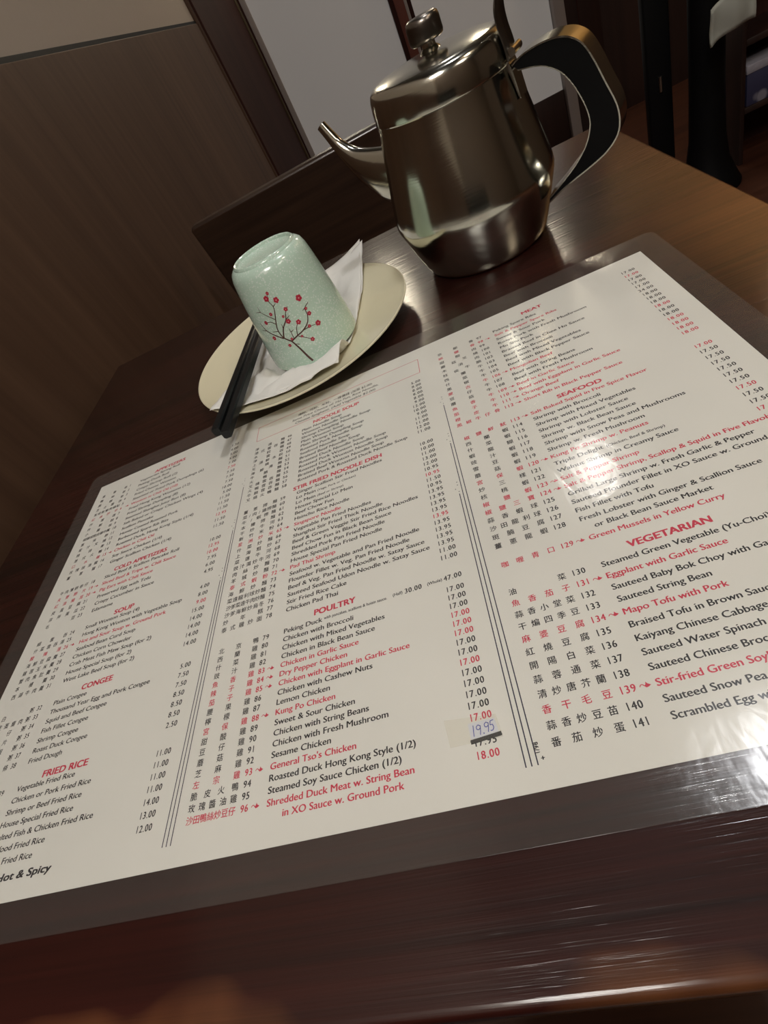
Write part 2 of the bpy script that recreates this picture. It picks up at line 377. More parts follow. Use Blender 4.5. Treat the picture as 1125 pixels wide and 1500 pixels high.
# pale cloth folded over a dark rail
cl = MB(); 
g = []
for i in range(15):
    row = []
    for j in range(9):
        u = i/14; v = j/8
        x = 1180+u*112; z = -322+8*math.sin(u*3)+u*18+v*82; y = 1500+6*math.sin(u*9)+4*math.sin(v*5+u*4)
        row.append(cl.b.verts.new((x, y, z)))
    g.append(row)
for i in range(14):
    for j in range(8): cl.b.faces.new([g[i][j], g[i+1][j], g[i+1][j+1], g[i][j+1]])
clo = cl.build('folded_cloth', m_cloth); tag(clo, 'pale grey cloth band hanging in front of the flared black column', 'cloth')
md = clo.modifiers.new('solid', 'SOLIDIFY'); md.thickness = .006
# low shelf with a patterned box
sh = empty('side_shelf', (1500, 1790, FL), 0, 'dark brown open shelf at the far right, behind the flared black column', 'shelf')
for x0, x1 in ((-136, -122), (222, 236)): MB().box(x0, x1, -90, 90, 0, 620, 2).build('side_board', m_backwood, sh)
for z in (149, 330, 600): MB().box(-122, 222, -90, 90, z, z+18, 2).build('shelf_board', m_backwood, sh)
MB().box(-122, 222, 82, 90, 0, 600, 1).build('back_board', m_stile, sh)
m_pat, nt, b = mat('blue_floral_print'); L = nt.links
vo = N(nt, 'ShaderNodeTexVoronoi'); vo.inputs['Scale'].default_value = 22; L.new(coords(nt), vo.inputs['Vector'])
r = ramp(nt, [(.25, (.28, .27, .32)), (.42, (.035, .035, .08))]); L.new(vo.outputs[0], r.inputs[0]); L.new(r.outputs[0], b.inputs['Base Color'])
bx = empty('patterned_box', (1455, 1750, FL+167), 0, 'blue and pale patterned box on the dark shelf at the far right', 'box')
MB().box(-72, 90, -48, 60, 0, 88, 3).build('carton', m_pat, bx)
MB().box(-74, 92, -50, 62, 88, 112, 3).build('lid', simple('pale_violet_card', (.34, .32, .36), .7, bump=(80, .6, .004)), bx)

# ------------------------------------------------------------------ menu
MW, MH = 431.8, 288.7
PZ, IZ, FZ = .45, .48, .75       # paper top, ink, film top
mn = empty('laminated_menu', (0, 0, 0), 0, 'large white laminated restaurant menu in black and red print lying on the table', 'menu')
def rrect(x0, x1, y0, y1, r, n=6):
    o = []
    for cx_, cy_, a in ((x1-r, y1-r, 0), (x0+r, y1-r, 90), (x0+r, y0+r, 180), (x1-r, y0+r, 270)):
        for k in range(n+1):
            t = math.radians(a+90*k/n); o.append((cx_+r*math.cos(t), cy_+r*math.sin(t)))
    return o
MB().prism([(0, -MH), (MW, -MH), (MW, 0), (0, 0)], .25, PZ, 'z').build('paper_sheet', m_paper, mn, smooth=False)
MB().prism(rrect(-15.5, 446.5, -302.6, 19.5, 6), .06, FZ, 'z').build('laminate_film', m_film, mn, smooth=False)

class Ink:
    """collects flat print; every glyph is real outline geometry lying on the paper"""
    cache = {}
    def __init__(s): s.v = []; s.f = []
    @classmethod
    def glyphs(cls, text, bold):
        k = text
        if k not in cls.cache:
            cu = bpy.data.curves.new('t', 'FONT'); cu.body = text; cu.size = 1; cu.resolution_u = 3
            cu.offset = 0
            o = bpy.data.objects.new('t', cu)
            me = o.to_mesh()
            vs_ = [(v.co.x, v.co.y) for v in me.vertices]; fs = [tuple(p.vertices) for p in me.polygons]
            o.to_mesh_clear(); bpy.data.objects.remove(o); bpy.data.curves.remove(cu)
            x0 = min((v[0] for v in vs_), default=0); x1 = max((v[0] for v in vs_), default=0)
            cls.cache[k] = (vs_, fs, x0, x1)
        return cls.cache[k]
    def put(s, text, x, y, size, xs=1, align='l', bold=0, rot=0, width=None, shear=0, z=IZ):
        vs_, fs, x0, x1 = s.glyphs(text, bold)
        if not vs_: return
        if width: xs = width/((x1-x0)*size)
        off = {'l': -x0, 'r': -x1, 'c': -(x0+x1)/2}[align]
        c, sn = math.cos(rot), math.sin(rot); n0 = len(s.v)
        for ci, (sx, sy) in enumerate(((-.1, -.03), (.1, .03)) if bold == 0 else ((-.06, -.03), (.06, .03)) if bold == 3 else ((-.19, -.08), (.19, -.08), (-.19, .08), (.19, .08), (0, 0)) if bold == 1 else ((-.05, -.04), (.05, .04))):
            n0 = len(s.v)
            for a, b_ in vs_:
                a = ((a+off)*xs+shear*b_)*size; b2 = b_*size
                s.v.append((x+sx+a*c-b2*sn, y+sy+a*sn+b2*c, z+.012*ci))
            s.f += [tuple(i+n0 for i in f) for f in fs]
    def line(s, pts, wd, z=IZ):
        for (xa, ya), (xb, yb) in zip(pts, pts[1:]):
            d = Vector((xb-xa, yb-ya)); l = d.length; d /= l; nx, ny_ = -d.y*wd/2, d.x*wd/2; n0 = len(s.v)
            s.v += [(xa+nx, ya+ny_, z), (xa-nx, ya-ny_, z), (xb-nx, yb-ny_, z), (xb+nx, yb+ny_, z)]; s.f.append((n0, n0+1, n0+2, n0+3))
    def shape(s, pts, z=IZ):
        n0 = len(s.v); s.v += [(a, b_, z) for a, b_ in pts]; s.f.append(tuple(range(n0, n0+len(pts))))
    def build(s, name, m, kind='stuff'):
        if not s.v: return
        me = bpy.data.meshes.new(name); me.from_pydata([(a*.001, b_*.001, c*.001) for a, b_, c in s.v], [], s.f); me.materials.append(m)
        o = bpy.data.objects.new(name, me); C.objects.link(o); o.parent = mn
        if kind: o['kind'] = kind
        return o

CAP = 2.62; SZ = CAP/.727
def ref_xs(text, width, size=SZ, bold=0):
    _, _, a, b_ = Ink.glyphs(text, bold); return width/((b_-a)*size)
XS = ref_xs('Chicken with Eggplant in Garlic Sauce', 61.4)
XS3 = ref_xs('Green Mussels in Yellow Curry', 50.8)
XS1 = ref_xs('Shrimp or Beef Fried Rice', 45.3)
DP = 1.86
def number(ink, text, x, y, align='r'):
    adv = [DP*.52 if c in '.' else DP for c in text]; W = sum(adv)
    px = x-W if align == 'r' else x
    for c, a in zip(text, adv):
        if c == '1': ink.line([(px+a*.5, y), (px+a*.5, y+CAP)], .42)
        elif c == '.': ink.line([(px+a*.3, y+.2), (px+a*.3+.42, y+.2)], .42)
        else: ink.put(c, px+a/2, y, SZ*1.03, .86, 'c')
        px += a
def pepper(ink, x, y):
    s_ = .5
    pts = [(0, .9), (.5, 1.7), (1.2, 1.75), (1.75, 1.1), (2.4, 2.1), (3.0, 1.6), (3.55, .9), (3.0, .2), (2.2, .1), (1.7, .6), (1.35, 1.15), (1.0, 1.3), (.6, 1.2)]
    # stalk plus body
    ink.line([(x, y+.9), (x+.45, y+1.5), (x+1.0, y+1.55), (x+1.5, y+.9)], .28)
    ink.shape([(x+1.4, y+.9), (x+1.9, y+1.35), (x+2.2, y+2.2), (x+2.6, y+1.5), (x+3.5, y+.95), (x+2.7, y+.45), (x+1.9, y+.3)])
def spread(ink, text, x0, x1, y):
    n_ = len(text); sz = 3.35
    for i, c in enumerate(text):
        xc = x0+sz/2+(x1-x0-sz)*(i/(n_-1) if n_ > 1 else 1)
        w_ = min(sz*.93, (x1-x0)/n_*.97)
        ink.put(c, xc, y+.05, sz*.98, w_/(sz*.93), 'c', 3)

def interp(tab, y):
    for (a, xa), (b_, xb) in zip(tab, tab[1:]):
        if b_ <= y <= a: return xa+(xb-xa)*(a-y)/(a-b_)
    return tab[0][1] if y > tab[0][0] else tab[-1][1]
# columns drift a little on the gently curled sheet: (y, x) tables
NX1 = [(-17, 45.0), (-48, 45.1), (-64, 45.8), (-85, 47), (-115, 48.3), (-140, 49.0), (-155, 49.2), (-175, 48.3), (-200, 48.0), (-220, 46.9), (-243, 46.2), (-275, 44)]
PX1 = [(-23, 137.5), (-45, 138.4), (-66, 139.2), (-105, 139.4), (-130, 139.1), (-155, 138.5), (-190, 137.8), (-220, 137.4), (-250, 137.2), (-275, 136.1)]
NX2 = [(-41, 191.4), (-150, 191.1), (-201, 190.4), (-240, 189.6), (-276, 189.2)]
def rows(title, first, y0, dy, data, nx, numx, px, cjx, xs, yp0=None, dyp=None, head=None):
    """one section of the menu; data: (name, price, chinese, red)"""
    ink = {k: Ink() for k in ('nb', 'nr', 'pb', 'pr', 'cb', 'cr', 'ib', 'ir')}
    for i, (nm, pr, cj, red) in enumerate(data):
        y = y0+dy*i; c = 'r' if red else 'b'; X = interp(nx, y) if isinstance(nx, list) else nx
        d = X-(nx[len(nx)//2][1] if isinstance(nx, list) else nx)
        sub = None
        if '|' in nm: nm, sub = nm.split('|')
        ink['n'+c].put(nm, X, y, SZ, xs)
        if sub:
            a, b_ = Ink.glyphs(nm, 0)[2:]; ink['n'+c].put(sub, X+(b_-a)*SZ*xs+1.4, y, SZ*.66, xs*.95, bold=2)
        if pr:
            yp = (yp0 if yp0 is not None else y0)+(dyp or dy)*i
            number(ink['p'+c], pr, interp(px, yp) if isinstance(px, list) else px, yp)
        if first is not None:
            nl = X-numx; t_ = str(first+i)
            number(ink['i'+c], t_, nl, y, 'l')
            if red: pepper(ink['i'+c], nl+(5.0 if len(t_) < 3 else 6.6), y+.1)
            xr = nl-2.0
            if cj: spread(ink['c'+c], cj, X-cjx, xr, y)
    nmz = {'n': 'dish_names', 'p': 'prices', 'c': 'chinese_names', 'i': 'item_numbers'}
    for k, v in ink.items(): v.build(nmz[k[0]], m_ink if k[1] == 'b' else m_inkred)
    if head:
        hx0, hx1, hy = head; h = Ink(); h.put(title, hx0, hy, 3.25/.727, bold=1, width=hx1-hx0); h.build('section_heading', m_inkred)

R = 1
APP = [('Vegetarian Spring Roll', '1.50', '素春卷', 0), ('Peking Duck Roll', '4.00', '鴨絲卷', 0), ('Crispy Shrimp Roll (2)', '5.00', '脆蝦卷', 0), ('Fried Cheese Wonton', '5.00', '芝士雲吞', 0),
 ('Steamed or Fried Pork Dumplings (6)', '7.00', '蒸或煎豬肉鍋貼', 0), ('Wonton in Chili Oil (10)', '7.50', '紅油抄手', R), ('Fried Hong Kong Wontons (12)', '7.50', '炸雲吞', 0), ('Fried Shrimp Dumpling (8)', '7.50', '炸蝦餃', 0),
 ('Steamed Shanghai Juicy Bun (8)', '7.50', '小籠包', 0), ('Salt Baked or Crispy Chicken Wings (4)', '10.00', '椒鹽或脆皮雞中翼', 0), ('Scallion Pancake', '5.00', '蔥油餅', 0), ('Honey Coated Roasted Pork', '11.50', '蜜汁叉燒', 0),
 ('Barbecued Spare Rib Bits', '11.50', '燒排骨', 0), ('Roasted Duck, Hong Kong Style (1/4)', '11.50', '港式火鴨', 0), ('Chicken in Chili Oil', '12.95', '口水雞', R), ('Soy Sauce Chicken (1/4)', '11.50', '玫瑰豉油雞', 0), ('Ginger Scallion Chicken (1/4)', '11.50', '薑蔥雞', 0)]
rows('APPETIZERS', 1, -17, -5.26, APP, NX1, 10.6, PX1, 38, XS1*.98, -23, -5.19, (58.3, 87, -13))
COLD = [('Sliced Beef & Scallion Pancake Roll', '10.00', '牛肉薄餅卷仔', 0), ('Sliced Beef & Tripe w. Chili Sauce', '12.95', '夫妻肺片', R), ('Pig Ears with Chili Sauce', '10.00', '紅油豬耳', R), ('Preserved Egg with Tofu', '7.95', '皮蛋豆腐', 0),
 ('Crispy Cucumber in Sauce', '6.00', '涼拌黃瓜', 0), ('Edamame', '4.95', '毛豆', 0)]
rows('COLD APPETIZERS', 18, -114.4, -5.27, COLD, NX1, 11.6, PX1, 38, XS1*.98, -117.5, -5.05, (54.8, 97, -110.4))
SOUP = [('Small Wonton Soup (4)', '4.00', '細雲吞', 0), ('Hong Kong Wonton with Vegetable Soup', '8.00', '什菜雲吞湯', 0), ('Hot and Sour Soup w. Ground Pork', '9.00', '酸辣湯', R), ('Seafood Bean Curd Soup', '15.00', '海鮮豆腐羹', 0),
 ('Chicken Corn Chowder', '14.00', '雞蓉玉米羹', 0), ('Crab Meat Fish Maw Soup (for 2)', '14.00', '蟹肉魚肚羹', 0), ('House Special Soup (for 2)', '14.00', '本樓羹', 0), ('West Lake Beef Soup (for 2)', '14.00', '西湖牛肉羹', 0)]
rows('SOUP', 24, -153.1, -4.9, SOUP, NX1, 12.2, PX1, 38.6, XS1*.98, -153.8, -5.11, (69.6, 84.2, -149.3))
CONG = [('Plain Congee', '5.00', '白粥', 0), ('Thousand Year Egg and Pork Congee', '7.50', '皮蛋瘦肉粥', 0), ('Squid and Beef Congee', '7.50', '艇仔粥', 0), ('Fish Fillet Congee', '8.50', '魚片粥', 0), ('Shrimp Congee', '8.50', '鮮蝦粥', 0),
 ('Roast Duck Congee', '8.50', '火鴨粥', 0), ('Fried Dough', '2.50', '油條', 0)]
rows('CONGEE', 32, -200.2, -4.98, CONG, NX1, 12.2, PX1, 38, XS1, -202.6, -4.93, (65.4, 86.2, -196))
RICE = [('Vegetable Fried Rice', '11.00', '什菜炒飯', 0), ('Chicken or Pork Fried Rice', '11.00', '雞或叉燒炒飯', 0), ('Shrimp or Beef Fried Rice', '11.00', '蝦或牛炒飯', 0), ('House Special Fried Rice', '11.00', '本樓炒飯', 0),
 ('Salted Fish & Chicken Fried Rice', '14.00', '鹹魚雞粒炒飯', 0), ('Seafood Fried Rice', '13.00', '海鮮炒飯', 0), ('Fujian Fried Rice', '12.00', '福建炒飯', 0)]
rows('FRIED RICE', 39, -243.0, -5.15, RICE, NX1, 12.2, PX1, 38, XS1, -244.4, -4.93, (60.6, 88.2, -239.2))
k = Ink(); k.put('= Hot & Spicy', 86.5, -280.6, 2.9/.727, 1, 'r', 1, width=36, shear=.12); k.build('hot_and_spicy_note', m_ink)

NS = [('Plain Noodle Soup', '5.00', '淨湯麵'), ('Wonton Noodle Soup', '8.00', '港式雲吞麵'), ('Shrimp Dumpling Noodle Soup', '8.00', '水餃麵'), ('Plain Wonton Soup', '8.00', '淨雲吞'), ('Plain Shrimp Dumpling Soup', '8.00', '上湯鮮水餃'),
 ('Roasted Pork Noodle Soup', '9.00', '叉燒麵'), ('Seafood Noodle Soup', '12.00', '海鮮湯麵'), ('Braised Beef Noodle Soup', '10.00', '牛腩麵'), ('Roasted Duck Noodle Soup', '9.00', '火鴨麵'), ('Roasted Pork Wonton Noodle Soup', '11.00', '叉燒雲吞麵'),
 ('Roasted Duck Wonton Noodle Soup', '11.00', '火鴨雲吞麵'), ('Braised Beef Wonton Noodle Soup', '12.00', '牛腩雲吞麵'), ('Roasted Pork & Roasted Duck Noodle Soup', '11.00', '叉燒火鴨麵')]
rows('NOODLE SOUP', 46, -41.8, -4.33, [a+(0,) for a in NS], NX2, 11.6, 278.4, 37.6, XS, -40.9, -4.36, (200, 234.5, -37.4))
SF = [('Ginger Scallion Stir Fried Noodles', '10.00', '薑蔥撈麵', 0), ('Lo Mein|(Vege, Pork or Chicken)', '10.00', '菜/肉/雞撈麵', 0), ('Lo Mein|(Beef or Shrimp)', '11.00', '牛/蝦撈麵', 0), ('House Special Lo Mein', '13.00', '本樓撈麵', 0), ('Beef Chow Fun', '12.00', '干炒牛河', 0),
 ('Hsinchu Rice Noodle', '10.95', '新竹米粉', 0), ('Singapore Noodle', '10.95', '星洲炒米', R), ('Vegetable Pan Fried Noodles', '11.50', '什菜炒麵', 0), ('Shanghai Stir Fried Thick Noodle', '10.95', '上海粗炒', 0), ('Beef & Green Veggie Stir Fried Rice Noodles', '13.95', '菜遠牛河', 0),
 ('Beef Chow Fun in Black Bean Sauce', '13.95', '豉汁濕炒牛河', 0), ('Shredded Pork Pan Fried Noodle', '13.95', '肉絲炒麵', 0), ('House Special Pan Fried Noodle', '13.95', '羊城炒麵', 0), ('Pad Thai Shrimp', '13.95', '泰式蝦粉', R), ('Seafood w. Vegetable and Pan Fried Noodle', '13.95', '海鮮炒麵', 0),
 ('Flounder Fillet w. Veg. Pan Fried Noodle', '13.95', '菜遠龍利球炒麵', 0), ('Beef & Veg. Pan Fried Noodle w. Satay Sauce', '13.95', '沙爹菜遠牛肉炒麵', 0), ('Sauteed Seafood Udon Noodle w. Satay Sauce', '13.95', '沙爹海鮮炒烏冬', 0), ('Stir Fried Rice Cake', '11.00', '炒年糕', 0), ('Chicken Pad Thai', '11.00', '泰式雞炒面', 0)]
rows('STIR FRIED NOODLE DISH', 59, -104.9, -4.44, SF, NX2, 11.6, 278.4, 37.6, XS, -104.9, -4.44, (188.6, 247, -100.8))
PO = [('Peking Duck', None, '北京鴨', 0), ('Chicken with Broccoli', '17.00', '西蘭雞', 0), ('Chicken with Mixed Vegetables', '17.00', '什菜雞', 0), ('Chicken in Black Bean Sauce', '17.00', '豉汁雞', 0), ('Chicken in Garlic Sauce', '17.00', '魚香雞', R), ('Dry Pepper Chicken', '17.00', '辣子雞', R),
 ('Chicken with Eggplant in Garlic Sauce', '17.00', '茄子雞', R), ('Chicken with Cashew Nuts', '17.00', '腰果雞', 0), ('Lemon Chicken', '17.00', '檸檬雞', 0), ('Kung Po Chicken', '17.00', '宮保雞', R), ('Sweet & Sour Chicken', '17.00', '甜酸雞', 0), ('Chicken with String Beans', '17.00', '豆仔雞', 0),
 ('Chicken with Fresh Mushroom', '17.00', '蘑菇雞', 0), ('Sesame Chicken', '17.00', '芝麻雞', 0), ("General Tso's Chicken", '17.00', '左宗雞', R), ('Roasted Duck Hong Kong Style (1/2)', None, '脆皮火鴨', 0), ('Steamed Soy Sauce Chicken (1/2)', '17.95', '玫瑰醬油雞', 0), ('Shredded Duck Meat w. String Bean', '18.00', '沙田鴨絲炒豆仔', R)]
rows('POULTRY', 79, -201.4, -4.34, PO, NX2, 11.8, 278.4, 36.6, XS, -202.6, -4.3, (206.4, 227.6, -196.6))
k = Ink(); k.put('in XO Sauce w. Ground Pork', 196.2, -279.5, SZ, width=47.7); k.build('dish_names', m_inkred)
k = Ink(); k.put('with pancakes, scallions & hoisin sauce.', 211.6, -200.6, SZ*.62, width=31.6, bold=2); k.put('(Half)', 246.1, -200.2, SZ*.62, width=4.6, bold=2); k.put('(Whole)', 262.5, -200.2, SZ*.62, width=6.8, bold=2)
number(k, '30.00', 260.0, -200.7); number(k, '47.00', 278.4, -202.6+1.9); k.build('peking_duck_note', m_ink)
# red frame with the choice note
k = Ink(); k.line([(153.7, -13.6), (279.5, -13.6), (279.2, -30.6), (153.7, -30.6), (153.7, -13.6)], .35); k.build('red_frame', m_inkred, None)
k = Ink(); k.put('湯粉、河粉、米粉、一樣價錢 (加菜 $2.00)', 216, -20.3, 3.3, align='c', bold=2, width=58); k.put('Same Price Choice of: Ho Fun, Rice Noodle,', 216, -24.6, 3.5, align='c', bold=2, width=67, shear=.12)
k.put('Chinese Spaghetti, (Add Vegetable $2.00)', 216, -29.0, 3.5, align='c', bold=2, width=62, shear=.12); k.build('choice_note', m_ink)

ME = [('Peking Spare Ribs', '17.00', '京都骨', 0), ('Salt & Pepper Spare Ribs', '17.00', '椒鹽骨', R), ('Sweet & Sour Pork', '17.00', '甜酸肉', 0), ('Roast Pork with Fresh Mushroom', '17.00', '蘑菇叉燒', 0), ('Mu Shu Pork', '17.00', '木須肉', 0), ('Braised Beef in Chee Ho Sauce', '24.00', '柱侯牛腩', 0),
 ('Beef with Broccoli', '18.00', '西蘭牛', 0), ('Beef with Mixed Vegetables', '18.00', '什菜牛', 0), ('Beef with Black Pepper Sauce', '18.00', '黑椒牛', 0), ('Mongolian Beef', '18.00', '蒙古牛', R), ('Beef with String Beans', '18.00', '豆仔牛', 0), ('Beef with Fresh Mushroom', '18.00', '蘑菇牛', 0),
 ('Beef in Garlic Sauce', '18.00', '魚香牛', R), ('Beef with Eggplant in Garlic Sauce', '18.00', '茄子牛', R), ('Orange Beef', '18.00', '橙皮牛', R), ('Short Rib in Black Pepper Sauce', '18.00', '黑椒牛仔骨', R)]
rows('MEAT', 97, -21, -5.38, ME, 331.4, 11.4, 421.8, 38.5, XS3, -18.2, -5.33, (352.1, 365, -14.2))
SE = [('Salt Baked Squid in Five Spice Flavor', '17.00', '椒鹽鮮魷', R), ('Shrimp with Broccoli', '17.50', '西蘭蝦', 0), ('Shrimp with Mixed Vegetables', '17.50', '什菜蝦', 0), ('Shrimp with Lobster Sauce', '17.50', '蝦龍糊', 0), ('Shrimp w. Black Bean Sauce', '17.50', '豉汁蝦', 0),
 ('Shrimp with Snow Peas and Mushrooms', '17.50', '雪豆蝦', 0), ('Shrimp w. Fresh Mushroom', '17.50', '蘑菇蝦', 0), ('Kung Po Shrimp w. Peanuts', '17.50', '宮保蝦', R), ('Triple Delight|(Chicken, Beef & Shrimp)', '17.50', '炒三樣', 0), ('Walnut Shrimp in Creamy Sauce', '17.50', '核桃蝦', 0),
 ('Salt & Pepper Shrimp', '17.50', '椒鹽蝦', R), ('Salt & Pepper Shrimp, Scallop & Squid in Five Flavor', '19.50', '椒鹽三寶', R), ('Grilled Large Shrimp w. Fresh Garlic & Pepper', None, '蒜香蝦球', 0), ('Sauteed Flounder Fillet in XO Sauce w. Ground Pork', None, '沙田龍利球', 0), ('Fish Fillet with Tofu', None, '斑腩豆腐', 0), ('Fresh Lobster with Ginger & Scallion Sauce', None, '薑蔥龍蝦', 0)]
rows('SEAFOOD', 113, -114.7, -5.2, SE, 331.6, 11.4, 421.5, 36.8, XS3, -112.4, -5.39, (347, 369.5, -109.9))
k = Ink(); k.put('or Black Bean Sauce Market', 335.9, -197.9, SZ, XS3); k.build('dish_names', m_ink)
rows('', 129, -203.3, -5.3, [('Green Mussels in Yellow Curry', None, '咖喱青口', R)], 331.9, 11.8, 421, 36.6, XS3)
VE = [('Steamed Green Vegetable (Yu-Choi)', '油菜', 0), ('Eggplant with Garlic Sauce', '魚香茄子', R), ('Sauteed Baby Bok Choy with Garlic', '蒜香小堂菜', 0), ('Sauteed String Bean', '干煸四季豆', 0), ('Mapo Tofu with Pork', '麻婆豆腐', R), ('Braised Tofu in Brown Sauce', '紅燒豆腐', 0),
 ('Kaiyang Chinese Cabbage', '開陽白菜', 0), ('Sauteed Water Spinach', '蒜蓉通菜', 0), ('Sauteed Chinese Broccoli', '清炒唐芥蘭', 0), ('Stir-fried Green Soybean', '香干毛豆', R), ('Sauteed Snow Pea Tips', '蒜香炒豆苗', 0), ('Scrambled Egg with Tomato', '番茄炒蛋', 0)]
rows('VEGETARIAN', 130, -217.4, -5.4, [(a, None, b_, c_) for a, b_, c_ in VE], 331.9, 11.7, 421, 36.8, XS3, head=(343.7, 373.8, -212.2))
# triple column rules with the little dotted crowns
k = Ink()
for x0, y0, x1, y1 in ((149.6, -77, 147.2, -281.2), (147.7, -115, 145.2, -281.2), (145.6, -152.5, 143.3, -281.2), (288.9, -76, 289.4, -281.2), (287.3, -112.2, 287.4, -281.2), (285.6, -152.2, 285.5, -281.2)):
    k.line([(x0, y0), (x1, y1)], .42)
    for dx, dy in ((0, 8.5), (0, 6.3), (-1.4, 3.8), (.1, 1.5)):
        k.shape([(x0+dx+.3*math.cos(a*math.pi/4), y0+dy+.3*math.sin(a*math.pi/4)) for a in range(8)])
k.build('column_rules', m_inkblue)
k = Ink(); k.put('1/98', 290.9, -277.6, 2.2, rot=math.pi/2, width=3.4); k.put('+', 291.4, -280.2, 2.4, align='c'); k.build('edition_mark', m_ink)
# price sticker
k = Ink(); k.shape([(262, -270.0), (280.6, -270.2), (279.7, -262.2), (261, -260.2)], FZ+.03); k.build('tape_patch', m_tape, None)
k = Ink(); k.shape([(269.3, -263.3), (278.9, -263.3), (279.5, -268.7), (269.6, -268.7)], IZ+.05); k.build('price_label', m_label, None)
k = Ink()
def pen(strokes, ox, oy, s_, wd):
    for st in strokes: k.line([(ox+a*s_, oy+b_*s_) for a, b_ in st], wd, IZ+.08)
D9 = [(.8, 1.5), (.45, 1.75), (.1, 1.45), (.15, 1.0), (.5, .9), (.8, 1.2), (.85, 1.6), (.75, .7), (.6, 0)]
pen([[(0, 0), (.15, 1.9)]], 270.8, -268.0, 2.0, .3)
pen([D9], 271.9, -267.9, 2.0, .3); pen([[(0, .02), (.2, .05)]], 274.2, -267.7, 2.0, .45); pen([D9], 274.8, -267.6, 2.0, .3)
pen([[(.9, 1.9), (.3, 1.8), (.15, 1.1), (.6, 1.15), (.75, .6), (.5, .1), (.05, .1)]], 276.7, -267.5, 1.9, .3)
k.build('handwritten_price', m_pen)
k = Ink()
random.seed(3)
zig = [(269.5+i*.53, -269.5+.02*i+(.5 if i % 2 else -.5)*random.uniform(.5, 1)) for i in range(21)]
k.line(zig, 1.0, IZ+.1); k.line([(269.3, -269.7), (280.3, -268.9)], 1.5, IZ+.1); k.build('marker_scribble', m_scrib)

# ------------------------------------------------------------------ plate
PCX, PCY, PA, PBr, PROT = 188.1, 85.5, 104.5, 97.5, math.radians(98.4)
def plate_z(r):  # r relative, 0..1 of the rim
    if r < .55: return 3.2+.3*(r/.55)**2
    t = (r-.55)/.45; return 3.5+10.8*(t**1.25)
pl = empty('oval_plate', (PCX, PCY, .8), PROT, 'cream coloured oval plate under the cup and napkin', 'plate')
prof = [(r, plate_z(r)) for r in (0, .2, .4, .5, .55, .6, .65, .7, .75, .8, .85, .9, .94, .97)]
prof = [(r*100, z) for r, z in prof]+[(98.3, 14.0), (99.3, 14.3), (100, 14.0), (100, 13.2), (98.6, 12.2)]+[(r*100, plate_z(r)-2.6+.2) for r in (.94, .85, .75, .65)]+[(60, 0), (55, 0), (54, .9), (0, .9)]
m = MB().lathe(prof, 96, sx=PA/100, sy=PBr/100); m.build('dish', m_plate, pl)
# ------------------------------------------------------------------ napkin (two folded layers draped over the plate)
def plate_h(x, y):
    dx, dy = x-PCX, y-PCY; c, s = math.cos(PROT), math.sin(PROT)
    u, v = (dx*c+dy*s)/PA, (-dx*s+dy*c)/PBr; r = math.hypot(u, v)
    return plate_z(min(r, 1.0))+.8 if r < 1 else 15.1
nap = empty('paper_napkin', (0, 0, 0), 0, 'crumpled white paper napkin between the upturned cup and the plate', 'napkin')
def napkin(c00, c10, c11, c01, lift, seed, bulge, name, cup_gap=True):
    m = MB(); n_ = 44; g = []
    c00, c10, c11, c01 = [Vector(c) for c in (c00, c10, c11, c01)]
    for i in range(n_+1):
        row = []
        for j in range(n_+1):
            u, v = i/n_, j/n_
            p = c00*(1-u)*(1-v)+c10*u*(1-v)+c11*u*v+c01*(1-u)*v
            # soft outward bow of the near and right edges
            p += bulge[0]*(4*u*(1-u))*(1-v)+bulge[1]*(4*v*(1-v))*u
            h = plate_h(p.x, p.y)+lift
            q = Vector((p.x*.035, p.y*.035, seed))
            wr = noise.noise(q)*3.4+noise.noise(q*2.7)*2.0+(1-abs(noise.noise(q*1.7+Vector((9, 3, 1))))*3.2)*.9
            edge = min(min(u, 1-u), min(v, 1-v)); wr *= .35+.65*min(1, edge*6)
            d = math.hypot(p.x-202.2, p.y-65.6)
            if d < 42: wr = min(wr, 0)*.2
            elif d < 66:
                az = math.degrees(math.atan2(p.y-65.6, p.x-202.2)); k_ = 7.5*math.exp(-((az+38)/34)**2)+3.0*math.exp(-((az+110)/40)**2)
                wr += k_*math.sin(math.pi*min(1, max(0, (d-42)/24))**.6)+1
            z = h+max(wr, -.2*lift)+.9
            if d < 41: z = min(z, 7.4+lift*.4)
            tip = max(0, (u+v-1.55)/.45)
            z += 9*tip*tip
            # long ridge fold towards the near-left tip
            rg = math.exp(-((v-.18-.08*math.sin(u*6))/.055)**2)*(1-abs(u-.45)*1.2)
            z += max(0, rg)*4.2*(1 if d > 44 else 0)
            row.append(m.b.verts.new((p.x, p.y, z)))
        g.append(row)
    for i in range(n_):
        for j in range(n_): m.b.faces.new([g[i][j], g[i+1][j], g[i+1][j+1], g[i][j+1]])
    o = m.build(name, m_napkin, nap, ang=180)
    md = o.modifiers.new('solid', 'SOLIDIFY'); md.thickness = .0003
    return o
napkin((118, 10, 0), (226, 4, 0), (255, 192, 0), (147, 172, 0), .9, 1.3, (Vector((0, -9, 0)), Vector((2, 0, 0))), 'top_ply')
napkin((122, 13, 0), (222, 8, 0), (257.5, 186, 0), (150, 165, 0), .25, 5.1, (Vector((0, -8, 0)), Vector((2.5, 0, 0))), 'lower_ply')

